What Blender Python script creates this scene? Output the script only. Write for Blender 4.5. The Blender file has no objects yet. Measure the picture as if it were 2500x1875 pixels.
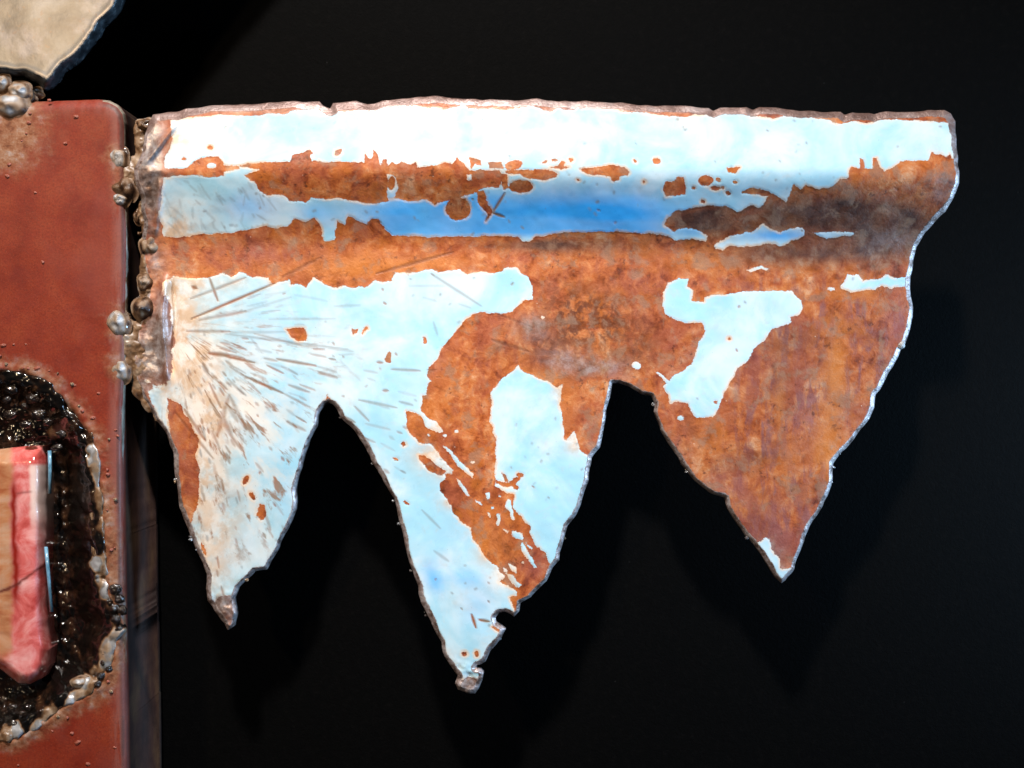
import bpy, bmesh, math, random
import numpy as np
from mathutils import Vector, noise as mnoise

# ------------------------------------------------------------------ camera, world, lamps
S = 0.00012            # metres per photograph pixel in the plane of the fin (photograph 2500 x 1875)
CX, CY = 1250.0, 937.5
D = 2300.0             # camera distance from that plane, in pixels
scn = bpy.context.scene
cam_d = bpy.data.cameras.new('camera'); cam = bpy.data.objects.new('camera', cam_d)
scn.collection.objects.link(cam); scn.camera = cam
cam.location = (0, -D * S, 0); cam.rotation_euler = (math.radians(90), 0, 0)
cam_d.sensor_fit = 'HORIZONTAL'; cam_d.sensor_width = 36; cam_d.lens = 36 * D / 2500.0
cam_d.clip_start = 0.005; cam_d.clip_end = 50

w = bpy.data.worlds.new('World'); scn.world = w; w.use_nodes = True
w.node_tree.nodes['Background'].inputs[0].default_value = (0.75, 0.85, 1.0, 1)
w.node_tree.nodes['Background'].inputs[1].default_value = 0.03

def area(name, loc, target, power, size, col, spread=180):
    l = bpy.data.lights.new(name, 'AREA'); l.energy = power; l.size = size; l.color = col
    l.spread = math.radians(spread)
    o = bpy.data.objects.new(name, l); scn.collection.objects.link(o)
    o.location = loc
    o.rotation_euler = (Vector(target) - Vector(loc)).to_track_quat('-Z', 'Y').to_euler()
    return o
area('key_lamp', (-0.09, -0.40, 0.60), (-0.01, 0, 0.005), 1.27, 0.045, (1.0, 0.95, 0.90), 62)
area('warm_lamp', (-0.30, -0.40, 0.22), (-0.08, 0, 0), 0.9, 0.03, (1.0, 0.74, 0.46))
area('cool_lamp', (0.44, -0.10, -0.03), (0.05, 0, 0), 0.58, 0.06, (0.40, 0.68, 1.0), 80)
scn.render.engine = 'CYCLES'
vs = scn.view_settings
vs.view_transform = 'Standard'; vs.look = 'None'; vs.exposure = 0.0; vs.gamma = 1.0; vs.use_curve_mapping = False

rng = np.random.default_rng(7)
random.seed(7)

# ------------------------------------------------------------------ helpers
def P(px, py, d):
    """photograph pixel + depth towards the camera (both in pixels) -> metres"""
    k = (D - d) / D
    return ((px - CX) * k * S, -d * S, (CY - py) * k * S)

def link(o, parent=None):
    scn.collection.objects.link(o)
    if parent is not None:
        o.parent = parent
        o.matrix_parent_inverse = parent.matrix_world.inverted()
    return o

def smooth(a, b, x):
    t = np.clip((x - a) / (b - a), 0, 1); return t * t * (3 - 2 * t)

def vnoise(X, Y, scale, seed):
    """smooth value noise, -1..1"""
    r = np.random.default_rng(seed); T = r.random((256, 256)) * 2 - 1
    x = X / scale; y = Y / scale
    xi = np.floor(x).astype(int); yi = np.floor(y).astype(int)
    fx = x - xi; fy = y - yi; fx = fx * fx * (3 - 2 * fx); fy = fy * fy * (3 - 2 * fy)
    g = lambda i, j: T[(yi + j) % 256, (xi + i) % 256]
    return (g(0, 0) * (1 - fx) + g(1, 0) * fx) * (1 - fy) + (g(0, 1) * (1 - fx) + g(1, 1) * fx) * fy

def fbm(X, Y, scale, seed, n=3):
    s = 0; a = 1; t = 0
    for k in range(n):
        s = s + a * vnoise(X, Y, scale / 2 ** k, seed + k); t += a; a *= .55
    return s / t

def ragged(poly, amp, seed, seg=5.0):
    """resample a closed outline and roughen it"""
    p = np.array(poly, float); out = []
    for a, b in zip(p, np.roll(p, -1, 0)):
        n = max(1, int(np.hypot(*(b - a)) / seg))
        for i in range(n): out.append(a + (b - a) * i / n)
    q = np.array(out)
    t = np.roll(q, -1, 0) - np.roll(q, 1, 0); L = np.hypot(t[:, 0], t[:, 1]) + 1e-6
    nrm = np.stack([t[:, 1] / L, -t[:, 0] / L], 1)
    r = np.random.default_rng(seed); k = len(q)
    def ns(w):
        v = r.normal(size=k + 0); ker = np.hanning(w + 2)[1:-1]; ker /= np.sqrt((ker ** 2).sum())
        if k <= len(ker): return v * .3
        return np.real(np.fft.ifft(np.fft.fft(v) * np.fft.fft(np.r_[ker, np.zeros(k - len(ker))])))
    d = (ns(3) * .45 + ns(7) * .6) * amp
    return q + nrm * d[:, None]

class Grid:
    def __init__(s, x0, x1, y0, y1, st):
        s.st = st; s.x = np.arange(x0, x1 + .1, st); s.y = np.arange(y0, y1 + .1, st)
        s.X, s.Y = np.meshgrid(s.x, s.y)
    def sdf(s, poly, clamp=30.0):
        """signed distance (positive inside), clamped"""
        p = np.asarray(poly, float); st = s.st
        dist = np.full(s.X.shape, float(clamp)); par = np.zeros(s.X.shape, bool)
        ny, nx = s.X.shape
        for a, b in zip(p, np.roll(p, -1, 0)):
            i0 = max(0, int((min(a[0], b[0]) - clamp - s.x[0]) / st)); i1 = min(nx, int((max(a[0], b[0]) + clamp - s.x[0]) / st) + 2)
            j0 = max(0, int((min(a[1], b[1]) - clamp - s.y[0]) / st)); j1 = min(ny, int((max(a[1], b[1]) + clamp - s.y[0]) / st) + 2)
            if i1 > i0 and j1 > j0:
                xx = s.X[j0:j1, i0:i1]; yy = s.Y[j0:j1, i0:i1]
                e = b - a; l2 = (e ** 2).sum() + 1e-9
                t = np.clip(((xx - a[0]) * e[0] + (yy - a[1]) * e[1]) / l2, 0, 1)
                dd = np.hypot(xx - a[0] - t * e[0], yy - a[1] - t * e[1])
                np.minimum(dist[j0:j1, i0:i1], dd, out=dist[j0:j1, i0:i1])
            if a[1] != b[1]:
                lo, hi = min(a[1], b[1]), max(a[1], b[1])
                r0 = max(0, math.ceil((lo - s.y[0]) / st)); r1 = min(ny, math.ceil((hi - s.y[0]) / st))
                if r1 > r0:
                    yy = s.y[r0:r1]; xi = a[0] + (yy - a[1]) * (b[0] - a[0]) / (b[1] - a[1])
                    par[r0:r1] ^= (s.X[r0:r1] < xi[:, None])
        return np.where(par, dist, -dist)
    def seg(s, ch, x0, y0, x1, y1, wd, val, taper=True):
        m = wd + 3; st = s.st
        i0 = max(0, int((min(x0, x1) - m - s.x[0]) / st)); i1 = int((max(x0, x1) + m - s.x[0]) / st) + 2
        j0 = max(0, int((min(y0, y1) - m - s.y[0]) / st)); j1 = int((max(y0, y1) + m - s.y[0]) / st) + 2
        xx = s.X[j0:j1, i0:i1]; yy = s.Y[j0:j1, i0:i1]
        if xx.size == 0: return
        ex, ey = x1 - x0, y1 - y0; l2 = ex * ex + ey * ey + 1e-9
        t = np.clip(((xx - x0) * ex + (yy - y0) * ey) / l2, 0, 1)
        dd = np.hypot(xx - x0 - t * ex, yy - y0 - t * ey)
        ww = wd * (1 - .6 * np.abs(2 * t - 1) ** 2) if taper else wd
        v = val * (1 - smooth(ww * .15, ww + 1.6, dd))
        np.maximum(ch[j0:j1, i0:i1], v, out=ch[j0:j1, i0:i1])
    def blob(s, ch, x, y, rx, ry, val, ang=0):
        c, n = math.cos(ang), math.sin(ang)
        u = ((s.X - x) * c + (s.Y - y) * n) / rx; v = (-(s.X - x) * n + (s.Y - y) * c) / ry
        ch += val * np.exp(-(u * u + v * v))

def sheet(name, g, sd, depth_fn, back, attrs, mat, parent, lip=0.0, back_attrs={}):
    """closed solid from a grid: front surface where sd>0, rim snapped on the outline, flat walls going back.
    depth_fn(X, Y, sd) -> pixels; back = thickness in metres; attrs = {name: 2-D array}"""
    st = g.st
    gy, gx = np.gradient(sd, st); L = np.hypot(gx, gy) + 1e-6
    ins = sd > 0
    X = g.X.copy(); Y = g.Y.copy()
    near = (~ins) & (sd > -3 * st)
    X[near] += (gx / L * -sd)[near]; Y[near] += (gy / L * -sd)[near]
    # pull barely-inside vertices too, so the rim has no slivers
    thin = ins & (sd < st * .3)
    X[thin] -= (gx / L * sd)[thin]; Y[thin] -= (gy / L * sd)[thin]
    core = ins & ~thin
    c = core[:-1, :-1] | core[1:, :-1] | core[:-1, 1:] | core[1:, 1:]
    sd2 = np.where(core, sd, 0)
    d = depth_fn(X, Y, sd2)
    jj, ii = np.nonzero(c); nx = sd.shape[1]
    quads = np.stack([jj * nx + ii, (jj + 1) * nx + ii, (jj + 1) * nx + ii + 1, jj * nx + ii + 1], 1)
    use = np.unique(quads); remap = -np.ones(sd.size, int); remap[use] = np.arange(len(use))
    quads = remap[quads]
    k = (D - d) / D
    co = np.stack([(X - CX) * k * S, -d * S, (CY - Y) * k * S], -1).reshape(-1, 3)[use]
    n = len(use)
    # boundary edges
    e = np.concatenate([quads[:, [0, 1]], quads[:, [1, 2]], quads[:, [2, 3]], quads[:, [3, 0]]])
    key = np.minimum(e[:, 0], e[:, 1]) * n + np.maximum(e[:, 0], e[:, 1])
    u, idx, cnt = np.unique(key, return_index=True, return_counts=True)
    be = e[idx[cnt == 1]]
    faces = [quads]
    bv = np.unique(be); ring = np.zeros(0, int); nb = len(bv)
    if back > 0:
        fr = np.zeros(n, int); fr[bv] = np.arange(nb)
        bc = co.copy(); bc[:, 1] += back; base = co
        a0, a1 = be[:, 0], be[:, 1]
        if lip > 0:
            rc_ = base[bv].copy(); rc_[:, 1] += lip
            co = np.concatenate([base, bc, rc_]); r0, r1 = fr[a0] + 2 * n, fr[a1] + 2 * n; ring = bv
            faces.append(np.stack([a1, a0, r0, r1], 1)); a0, a1 = r0, r1
        else: co = np.concatenate([base, bc])
        faces.append(quads[:, ::-1] + n)
        faces.append(np.stack([a1, a0, be[:, 0] + n, be[:, 1] + n], 1))
    F = np.concatenate(faces)
    me = bpy.data.meshes.new(name)
    me.vertices.add(len(co)); me.vertices.foreach_set('co', co.ravel())
    me.loops.add(F.size); me.loops.foreach_set('vertex_index', F.ravel())
    me.polygons.add(len(F)); me.polygons.foreach_set('loop_start', np.arange(0, F.size, 4))
    me.polygons.foreach_set('loop_total', np.full(len(F), 4)); me.update(calc_edges=True)
    me.polygons.foreach_set('use_smooth', np.ones(len(F), bool))
    for an, arr in attrs.items():
        a = me.attributes.new(an, 'FLOAT', 'POINT')
        v = arr.reshape(-1)[use].astype(np.float32)
        full = v
        if back > 0:
            b_ = np.full(n, back_attrs[an], np.float32) if an in back_attrs else v
            full = np.concatenate([v, b_, b_[ring]]) if lip > 0 else np.concatenate([v, b_])
        a.data.foreach_set('value', full.astype(np.float32))
    me.materials.append(mat); me.validate()
    return link(bpy.data.objects.new(name, me), parent)

# ------------------------------------------------------------------ materials
class NT:
    def __init__(s, name):
        s.m = bpy.data.materials.new(name); s.m.use_nodes = True; s.t = s.m.node_tree
        s.b = s.t.nodes['Principled BSDF']
        tc = s.t.nodes.new('ShaderNodeTexCoord'); vm = s.t.nodes.new('ShaderNodeVectorMath'); vm.operation = 'SCALE'
        vm.inputs['Scale'].default_value = 1 / (100 * S); s.t.links.new(tc.outputs['Object'], vm.inputs[0])
        s.co = vm.outputs[0]                       # one unit = 100 photograph pixels
    def put(s, sock, v):
        if isinstance(v, bpy.types.NodeSocket): s.t.links.new(v, sock)
        else:
            if isinstance(v, (tuple, list)) and len(v) == 3 and sock.type == 'RGBA': v = (*v, 1)
            sock.default_value = v
    def attr(s, n):
        a = s.t.nodes.new('ShaderNodeAttribute'); a.attribute_name = n; return a.outputs['Fac']
    def noise(s, scale, detail=4, rough=.55, dist=0.0, vec=None, col=False):
        n = s.t.nodes.new('ShaderNodeTexNoise'); n.inputs['Scale'].default_value = scale
        n.inputs['Detail'].default_value = detail; n.inputs['Roughness'].default_value = rough
        n.inputs['Distortion'].default_value = dist
        s.put(n.inputs['Vector'], vec if vec is not None else s.co); return n.outputs['Color' if col else 'Fac']
    def scaled(s, v):
        m = s.t.nodes.new('ShaderNodeVectorMath'); m.operation = 'MULTIPLY'
        s.put(m.inputs[0], s.co); m.inputs[1].default_value = v; return m.outputs[0]
    def vor(s, scale, feature='F1', vec=None):
        n = s.t.nodes.new('ShaderNodeTexVoronoi'); n.feature = feature; n.inputs['Scale'].default_value = scale
        s.put(n.inputs['Vector'], vec if vec is not None else s.co); return n.outputs['Distance']
    def math(s, op, a, b=0.0, clamp=False):
        n = s.t.nodes.new('ShaderNodeMath'); n.operation = op; n.use_clamp = clamp
        s.put(n.inputs[0], a); s.put(n.inputs[1], b); return n.outputs[0]
    def step(s, x, a, b, lo=0.0, hi=1.0):
        n = s.t.nodes.new('ShaderNodeMapRange'); n.interpolation_type = 'SMOOTHSTEP'
        s.put(n.inputs[0], x)
        for i, v in zip((1, 2, 3, 4), (a, b, lo, hi)): s.put(n.inputs[i], v)
        return n.outputs[0]
    def mix(s, f, a, b, mode='MIX'):
        n = s.t.nodes.new('ShaderNodeMix'); n.data_type = 'RGBA'; n.blend_type = mode
        s.put(n.inputs[0], f); s.put(n.inputs[6], a); s.put(n.inputs[7], b); return n.outputs[2]
    def fmix(s, f, a, b):
        n = s.t.nodes.new('ShaderNodeMix'); n.data_type = 'FLOAT'
        s.put(n.inputs[0], f); s.put(n.inputs[2], a); s.put(n.inputs[3], b); return n.outputs[0]
    def ramp(s, f, stops):
        n = s.t.nodes.new('ShaderNodeValToRGB'); r = n.color_ramp
        while len(r.elements) < len(stops): r.elements.new(.5)
        for e, (p, c) in zip(r.elements, stops): e.position = p; e.color = (*c, 1)
        s.put(n.inputs[0], f); return n.outputs[0]
    def bump(s, h, strength, dist_px, normal=None):
        n = s.t.nodes.new('ShaderNodeBump'); n.inputs['Strength'].default_value = strength
        n.inputs['Distance'].default_value = dist_px * S; s.put(n.inputs['Height'], h)
        if normal is not None: s.put(n.inputs['Normal'], normal)
        return n.outputs[0]
    def out(s, col, rough, metal=0.0, normal=None, coat=0.0, coat_rough=.1, spec=.5, sss=None):
        s.put(s.b.inputs['Base Color'], col); s.put(s.b.inputs['Roughness'], rough); s.put(s.b.inputs['Metallic'], metal)
        s.put(s.b.inputs['Coat Weight'], coat); s.put(s.b.inputs['Coat Roughness'], coat_rough)
        s.put(s.b.inputs['Specular IOR Level'], spec)
        if normal is not None: s.put(s.b.inputs['Normal'], normal)
        return s.m

def mat_fin():
    n = NT('painted_rusty_steel')
    sd = n.attr('paint'); rim = n.attr('rim'); blue = n.attr('blue'); scorch = n.attr('scorch')
    rst = n.attr('ruststreak'); gst = n.attr('greystreak'); dark = n.attr('darkrust'); bare = n.attr('bare')
    orange = n.attr('orange')
    fine = n.noise(16, 4, .6); mid = n.noise(4.5, 4, .6, .3)
    e = n.math('ADD', sd, n.math('MULTIPLY', n.math('SUBTRACT', fine, .5), 7.0))
    e = n.math('ADD', e, n.math('MULTIPLY', n.math('SUBTRACT', mid, .5), 5.0))
    e = n.math('ADD', e, n.math('MULTIPLY', n.math('SUBTRACT', n.noise(34, 3, .6), .5), 5.0))
    mask = n.step(e, -.9, .9)
    # --- paint
    chalk = n.step(n.noise(.6, 5, .6, .5), .36, .68)
    pc = n.mix(chalk, (.33, .60, .73), (.59, .71, .77))
    pc = n.mix(n.math('MULTIPLY', n.step(n.noise(.45, 2), .5, .7), .2), pc, (.36, .56, .78))
    grime = n.step(n.noise(2.4, 6, .7, .4), .52, .72, 0, .32)
    pc = n.mix(grime, pc, (.50, .47, .42))
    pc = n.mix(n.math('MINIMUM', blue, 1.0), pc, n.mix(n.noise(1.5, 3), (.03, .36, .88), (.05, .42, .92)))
    tan = n.mix(n.step(n.noise(2.0, 5, .65), .42, .60), (.62, .40, .24), (.78, .69, .61))
    pc = n.mix(n.math('MINIMUM', n.math('MULTIPLY', scorch, n.step(n.noise(2.2, 5, .6), .22, .62, .35, 1.1)), .9), pc, tan)
    fan = n.attr('fan'); cmb = n.t.nodes.new('ShaderNodeCombineXYZ')
    n.put(cmb.inputs[0], n.math('MULTIPLY', n.attr('angle'), 17.0)); n.put(cmb.inputs[1], n.math('MULTIPLY', n.attr('radius'), 1.25))
    f1 = n.noise(1.0, 5, .62, .25, cmb.outputs[0])
    cm2 = n.t.nodes.new('ShaderNodeCombineXYZ')
    n.put(cm2.inputs[0], n.math('MULTIPLY', n.attr('angle'), 7.0)); n.put(cm2.inputs[1], n.math('MULTIPLY', n.attr('radius'), .8)); cm2.inputs[2].default_value = 4.0
    f2 = n.noise(1.0, 4, .6, .2, cm2.outputs[0])
    pc = n.mix(n.math('MULTIPLY', n.step(f2, .44, .62), n.math('MULTIPLY', fan, .6)), pc, (.78, .68, .58))
    sk = n.math('MULTIPLY', n.step(f1, .545, .66), n.math('MINIMUM', n.math('MULTIPLY', fan, 1.1), .85))
    pc = n.mix(sk, pc, n.mix(n.step(f2, .42, .6), (.24, .14, .075), (.30, .105, .03)))
    edge = n.step(e, 0, 9, 1, 0)
    pc = n.mix(n.math('MULTIPLY', edge, n.step(n.noise(1.6, 3), .42, .62, .05, .75)), pc, (.78, .50, .30))
    speck = n.step(n.vor(6.5), .035, .075, 1, 0)
    speck = n.math('MULTIPLY', speck, n.step(n.noise(1.3, 2), .5, .6))
    pc = n.mix(n.math('MULTIPLY', speck, .75), pc, (.20, .17, .15))
    pc = n.mix(gst, pc, (.20, .21, .22))
    pc = n.mix(rst, pc, n.mix(n.step(n.noise(1.4, 3), .4, .6), (.27, .075, .016), (.19, .11, .055)))
    # --- rust
    big = n.noise(.7, 5, .66, .8); blot = n.noise(3.0, 6, .68, .5)
    stre = n.noise(1.0, 5, .65, .3, n.scaled((3.4, 1, .8)))
    rc = n.ramp(n.fmix(.5, big, blot), [(.36, (.070, .014, .007)), (.43, (.24, .048, .012)), (.50, (.42, .104, .024)),
                                         (.56, (.52, .175, .052)), (.64, (.60, .32, .17))])
    rc = n.mix(n.math('MULTIPLY', n.step(stre, .46, .60, 0, .85), n.math('ADD', .25, n.attr('streaky'))), rc, n.mix(blot, (.14, .030, .028), (.34, .13, .105)))
    rc = n.mix(n.math('MULTIPLY', n.step(n.noise(1.7, 4, .6), .46, .62), .6), rc, (.46, .13, .022))
    red = n.math('MULTIPLY', n.step(n.noise(1.1, 4, .6, .6, n.scaled((1.1, 1, 1.1))), .50, .64), .6)
    rc = n.mix(red, rc, (.31, .070, .030))
    rc = n.mix(n.math('MINIMUM', orange, .9), rc, n.mix(blot, (.46, .120, .018), (.60, .22, .045)))
    rd = n.math('MULTIPLY', n.math('MINIMUM', n.attr('redrust'), 1.0), n.step(n.noise(2.1, 5, .66, .3, n.scaled((1.5, 1, .8))), .34, .58, .25, 1))
    rc = n.mix(rd, rc, n.mix(blot, (.15, .028, .024), (.36, .115, .095)))
    bt = n.math('MULTIPLY', n.attr('burnt'), n.step(n.noise(3.6, 6, .7, .4), .38, .58, .1, 1))
    rc = n.mix(bt, rc, n.mix(fine, (.095, .022, .008), (.19, .050, .014)))
    dk = n.ramp(n.noise(2.6, 5, .62), [(.3, (.030, .012, .010)), (.5, (.085, .036, .024)), (.7, (.19, .105, .068))])
    rc = n.mix(n.math('MINIMUM', dark, .95), rc, dk)
    pits = n.math('MULTIPLY', n.step(n.noise(5.0, 5, .7), .56, .66), n.step(n.noise(.8, 3), .42, .60))
    rc = n.mix(n.math('MULTIPLY', pits, .72), rc, (.075, .020, .010))
    gry = n.math('MULTIPLY', n.step(n.noise(1.5, 5, .62, .3, n.scaled((1.2, 1.2, 1.2))), .53, .64), .55)
    rc = n.mix(gry, rc, (.27, .16, .105))
    flake = n.math('MULTIPLY', n.step(n.vor(4.3), .03, .065, 1, 0), n.step(n.noise(.9, 2, .5, 0, n.scaled((1.3, 1.3, 1.3))), .55, .62))
    rc = n.mix(flake, rc, (.70, .58, .48))
    rc = n.mix(n.math('MULTIPLY', rst, .75), rc, (.13, .04, .02))
    brn = n.ramp(n.noise(3.4, 5, .65), [(.34, (.13, .08, .062)), (.48, (.26, .205, .19)), (.62, (.44, .41, .42))])
    rc = n.mix(n.math('MINIMUM', bare, .95), rc, brn)
    col = n.mix(mask, rc, pc)
    # --- cut rim
    rsd = n.math('ADD', rim, n.math('MULTIPLY', n.math('SUBTRACT', fine, .5), 6.0))
    rm = n.step(rsd, -1.2, 1.2, 1, 0)
    rimc = n.ramp(n.noise(5.5, 5, .68), [(.36, (.10, .065, .055)), (.46, (.26, .19, .17)), (.55, (.38, .33, .34)), (.66, (.52, .44, .40))])
    rimc = n.mix(n.attr('lip'), rimc, n.ramp(n.noise(2.2, 5, .6, 0, n.scaled((.5, 1, 1.5))), [(.36, (.11, .060, .050)), (.5, (.20, .125, .11)), (.64, (.30, .23, .22))]))
    col = n.mix(rm, col, rimc)
    met = n.math('MULTIPLY', n.math('MAXIMUM', rm, n.math('MULTIPLY', n.math('MINIMUM', bare, 1.0), n.math('SUBTRACT', 1.0, mask))), .35)
    rough = n.fmix(mask, n.step(blot, .3, .7, .32, .58), n.step(n.noise(2.5, 3), .3, .7, .24, .40))
    rough = n.fmix(n.math('MULTIPLY', n.math('MINIMUM', bare, 1.0), n.math('SUBTRACT', 1.0, mask)), rough, .28)
    rough = n.fmix(rm, rough, .42)
    # --- relief
    h = n.math('MULTIPLY', mask, .32)
    h = n.math('ADD', h, n.math('MULTIPLY', n.math('SUBTRACT', 1.0, mask), n.math('MULTIPLY', blot, .75)))
    h = n.math('ADD', h, n.math('MULTIPLY', rst, -.5))
    h = n.math('ADD', h, n.math('MULTIPLY', n.math('MULTIPLY', fine, .6), n.math('ADD', n.math('SUBTRACT', 1.0, mask), rm)))
    h = n.math('ADD', h, n.math('MULTIPLY', n.noise(1.1, 3), .8))
    return n.out(col, rough, met, n.bump(h, .7, 2.2), coat=n.math('MULTIPLY', mask, .25), coat_rough=.15)

def mat_tube():
    n = NT('red_primer_steel')
    heat = n.attr('tint'); pale = n.attr('pale'); maroon = n.attr('maroon'); lilac = n.attr('lilac'); side = n.attr('side')
    c = n.ramp(n.noise(1.3, 5, .6), [(.3, (.15, .013, .006)), (.5, (.205, .023, .009)), (.7, (.24, .036, .013))])
    c = n.mix(n.step(n.noise(20, 4, .7), .42, .66, 0, .6), c, (.11, .013, .007))
    c = n.mix(n.step(n.noise(27, 3, .7), .55, .7, 0, .35), c, (.33, .075, .035))
    c = n.mix(n.step(n.noise(.55, 3), .5, .7, 0, .4), c, (.20, .042, .03))
    t = n.ramp(n.noise(3.6, 6, .68), [(.34, (.12, .042, .020)), (.44, (.23, .095, .045)), (.54, (.30, .165, .10)), (.66, (.36, .29, .26))])
    nz = n.math('SUBTRACT', n.noise(3.5, 5, .65), .5)
    hm = n.math('MULTIPLY', n.step(n.math('ADD', heat, n.math('MULTIPLY', nz, 1.1)), .15, 1.0), .85)
    c = n.mix(n.math('MULTIPLY', n.math('MINIMUM', lilac, 1.0), n.step(n.noise(2.0, 4, .6, 0, n.scaled((3, 1, .35))), .36, .56, .05, .5)), c, (.25, .11, .095))
    c = n.mix(hm, c, t)
    c = n.mix(n.math('MULTIPLY', maroon, .85), c, (.085, .040, .034))
    m = n.ramp(n.noise(4, 4, .6, 0, n.scaled((2, 1, .5))), [(.35, (.14, .11, .085)), (.5, (.30, .26, .21)), (.65, (.46, .42, .36))])
    c = n.mix(n.step(n.math('ADD', pale, n.math('MULTIPLY', nz, .6)), .35, .65, 0, .95), c, m)
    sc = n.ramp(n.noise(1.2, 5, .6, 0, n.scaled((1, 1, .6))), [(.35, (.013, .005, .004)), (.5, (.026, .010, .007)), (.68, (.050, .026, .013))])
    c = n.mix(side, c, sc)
    h = n.math('ADD', n.math('MULTIPLY', n.noise(9, 5, .6), n.math('ADD', .3, n.math('MULTIPLY', hm, 1.0))), n.math('MULTIPLY', n.noise(.8, 2), 1.2))
    return n.out(c, n.fmix(side, n.step(n.noise(3, 3), .3, .7, .46, .62), .7), n.math('MULTIPLY', pale, .3), n.bump(h, .6, 2.5), spec=.28)

def mat_simple(name, stops, scale, rough, metal=0.0, coat=0.0, bump=.5, bscale=12, spec=.5, coat_rough=.06, px=2.0):
    n = NT(name)
    c = n.ramp(n.noise(scale, 5, .62, .3), stops)
    return n.out(c, rough, metal, n.bump(n.noise(bscale, 4, .6), bump, px), coat=coat, coat_rough=coat_rough, spec=spec)

M_fin = mat_fin(); M_tube = mat_tube()
M_slag = mat_simple('glassy_black_slag', [(.3, (.004, .003, .003)), (.55, (.014, .008, .006)), (.75, (.05, .028, .018))], 1.6, .16, 0, .6, .35, 7)
M_grey = mat_simple('grey_weld_steel', [(.34, (.10, .09, .085)), (.46, (.25, .25, .26)), (.6, (.50, .54, .60))], 2.6, .26, .65, 0, .5, 7)
M_darkgrey = mat_simple('scaled_weld_steel', [(.34, (.025, .02, .02)), (.48, (.10, .085, .085)), (.62, (.28, .25, .25))], 2.8, .28, .5, 0, .7, 8)
M_tan = mat_simple('heat_tinted_weld', [(.34, (.07, .03, .012)), (.48, (.25, .15, .08)), (.62, (.48, .38, .27))], 3.0, .30, .35, 0, .8, 8)
M_pale = mat_simple('pale_weld_steel', [(.36, (.22, .18, .14)), (.48, (.36, .34, .32)), (.62, (.48, .48, .50))], 1.6, .38, .15, 0, .4, 5)
M_lining = mat_simple('brown_glassy_lining', [(.3, (.006, .003, .003)), (.5, (.030, .012, .008)), (.68, (.11, .062, .045))], 1.9, .24, 0, .5, .9, 5, px=4)
M_red_bump = mat_simple('primed_spatter', [(.3, (.20, .035, .02)), (.7, (.32, .10, .06))], 6, .4, 0, 0, .4, 12)
M_reflection = mat_simple('painted_blue_reflection', [(.35, (.08, .22, .36)), (.65, (.22, .46, .66))], 3, .12, 0, .8, .1, 6)  # blue of a reflection put into the base colour

def mat_bed():
    n = NT('welded_slag')
    t = n.math('ADD', n.attr('tone'), n.math('MULTIPLY', n.math('SUBTRACT', n.noise(5, 5, .65), .5), .55))
    c = n.ramp(t, [(.06, (.004, .003, .0025)), (.24, (.030, .013, .007)), (.45, (.16, .085, .042)), (.60, (.30, .215, .15)), (.74, (.26, .25, .25)), (.92, (.50, .52, .56))])
    return n.out(c, n.step(t, .1, .55, .20, .40), n.step(t, .55, .8, 0, .4), n.bump(n.noise(9, 4, .6), .4, 2.0), coat=n.step(t, .2, .5, .35, 0), coat_rough=.05)
M_bed = mat_bed()

# ------------------------------------------------------------------ setting: dark wall behind
def backdrop():
    n = NT('black_backdrop')
    c = n.ramp(n.noise(5, 6, .7), [(.3, (.0003, .00026, .00024)), (.55, (.0007, .0006, .00056)), (.8, (.0024, .0020, .0018))])
    fl = n.step(n.vor(1.1), .012, .03, 1, 0)
    c = n.mix(n.math('MULTIPLY', fl, .4), c, (.02, .02, .02))
    m = n.out(c, .8, 0, n.bump(n.noise(14, 5, .65), .5, 3), spec=.05)
    bm = bmesh.new()
    y = 240 * S
    vs_ = [bm.verts.new((x, y, z)) for x, z in ((-.9, -.9), (.9, -.9), (.9, .9), (-.9, .9))]
    bm.faces.new(vs_)
    me = bpy.data.meshes.new('backdrop'); bm.to_mesh(me); bm.free(); me.materials.append(m)
    o = link(bpy.data.objects.new('backdrop', me)); o['kind'] = 'structure'
    o['label'] = 'matt black wall behind the welded metal'
    return o
backdrop()

# ------------------------------------------------------------------ the sculpture
root = bpy.data.objects.new('welded_sculpture', None); scn.collection.objects.link(root)
root.location = P(120, 2050, 0); root.empty_display_size = .02
bpy.context.view_layer.update()
root['label'] = 'rusty welded steel sculpture with a jagged pale blue painted fin on a red tube'
root['category'] = 'sculpture'

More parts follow.
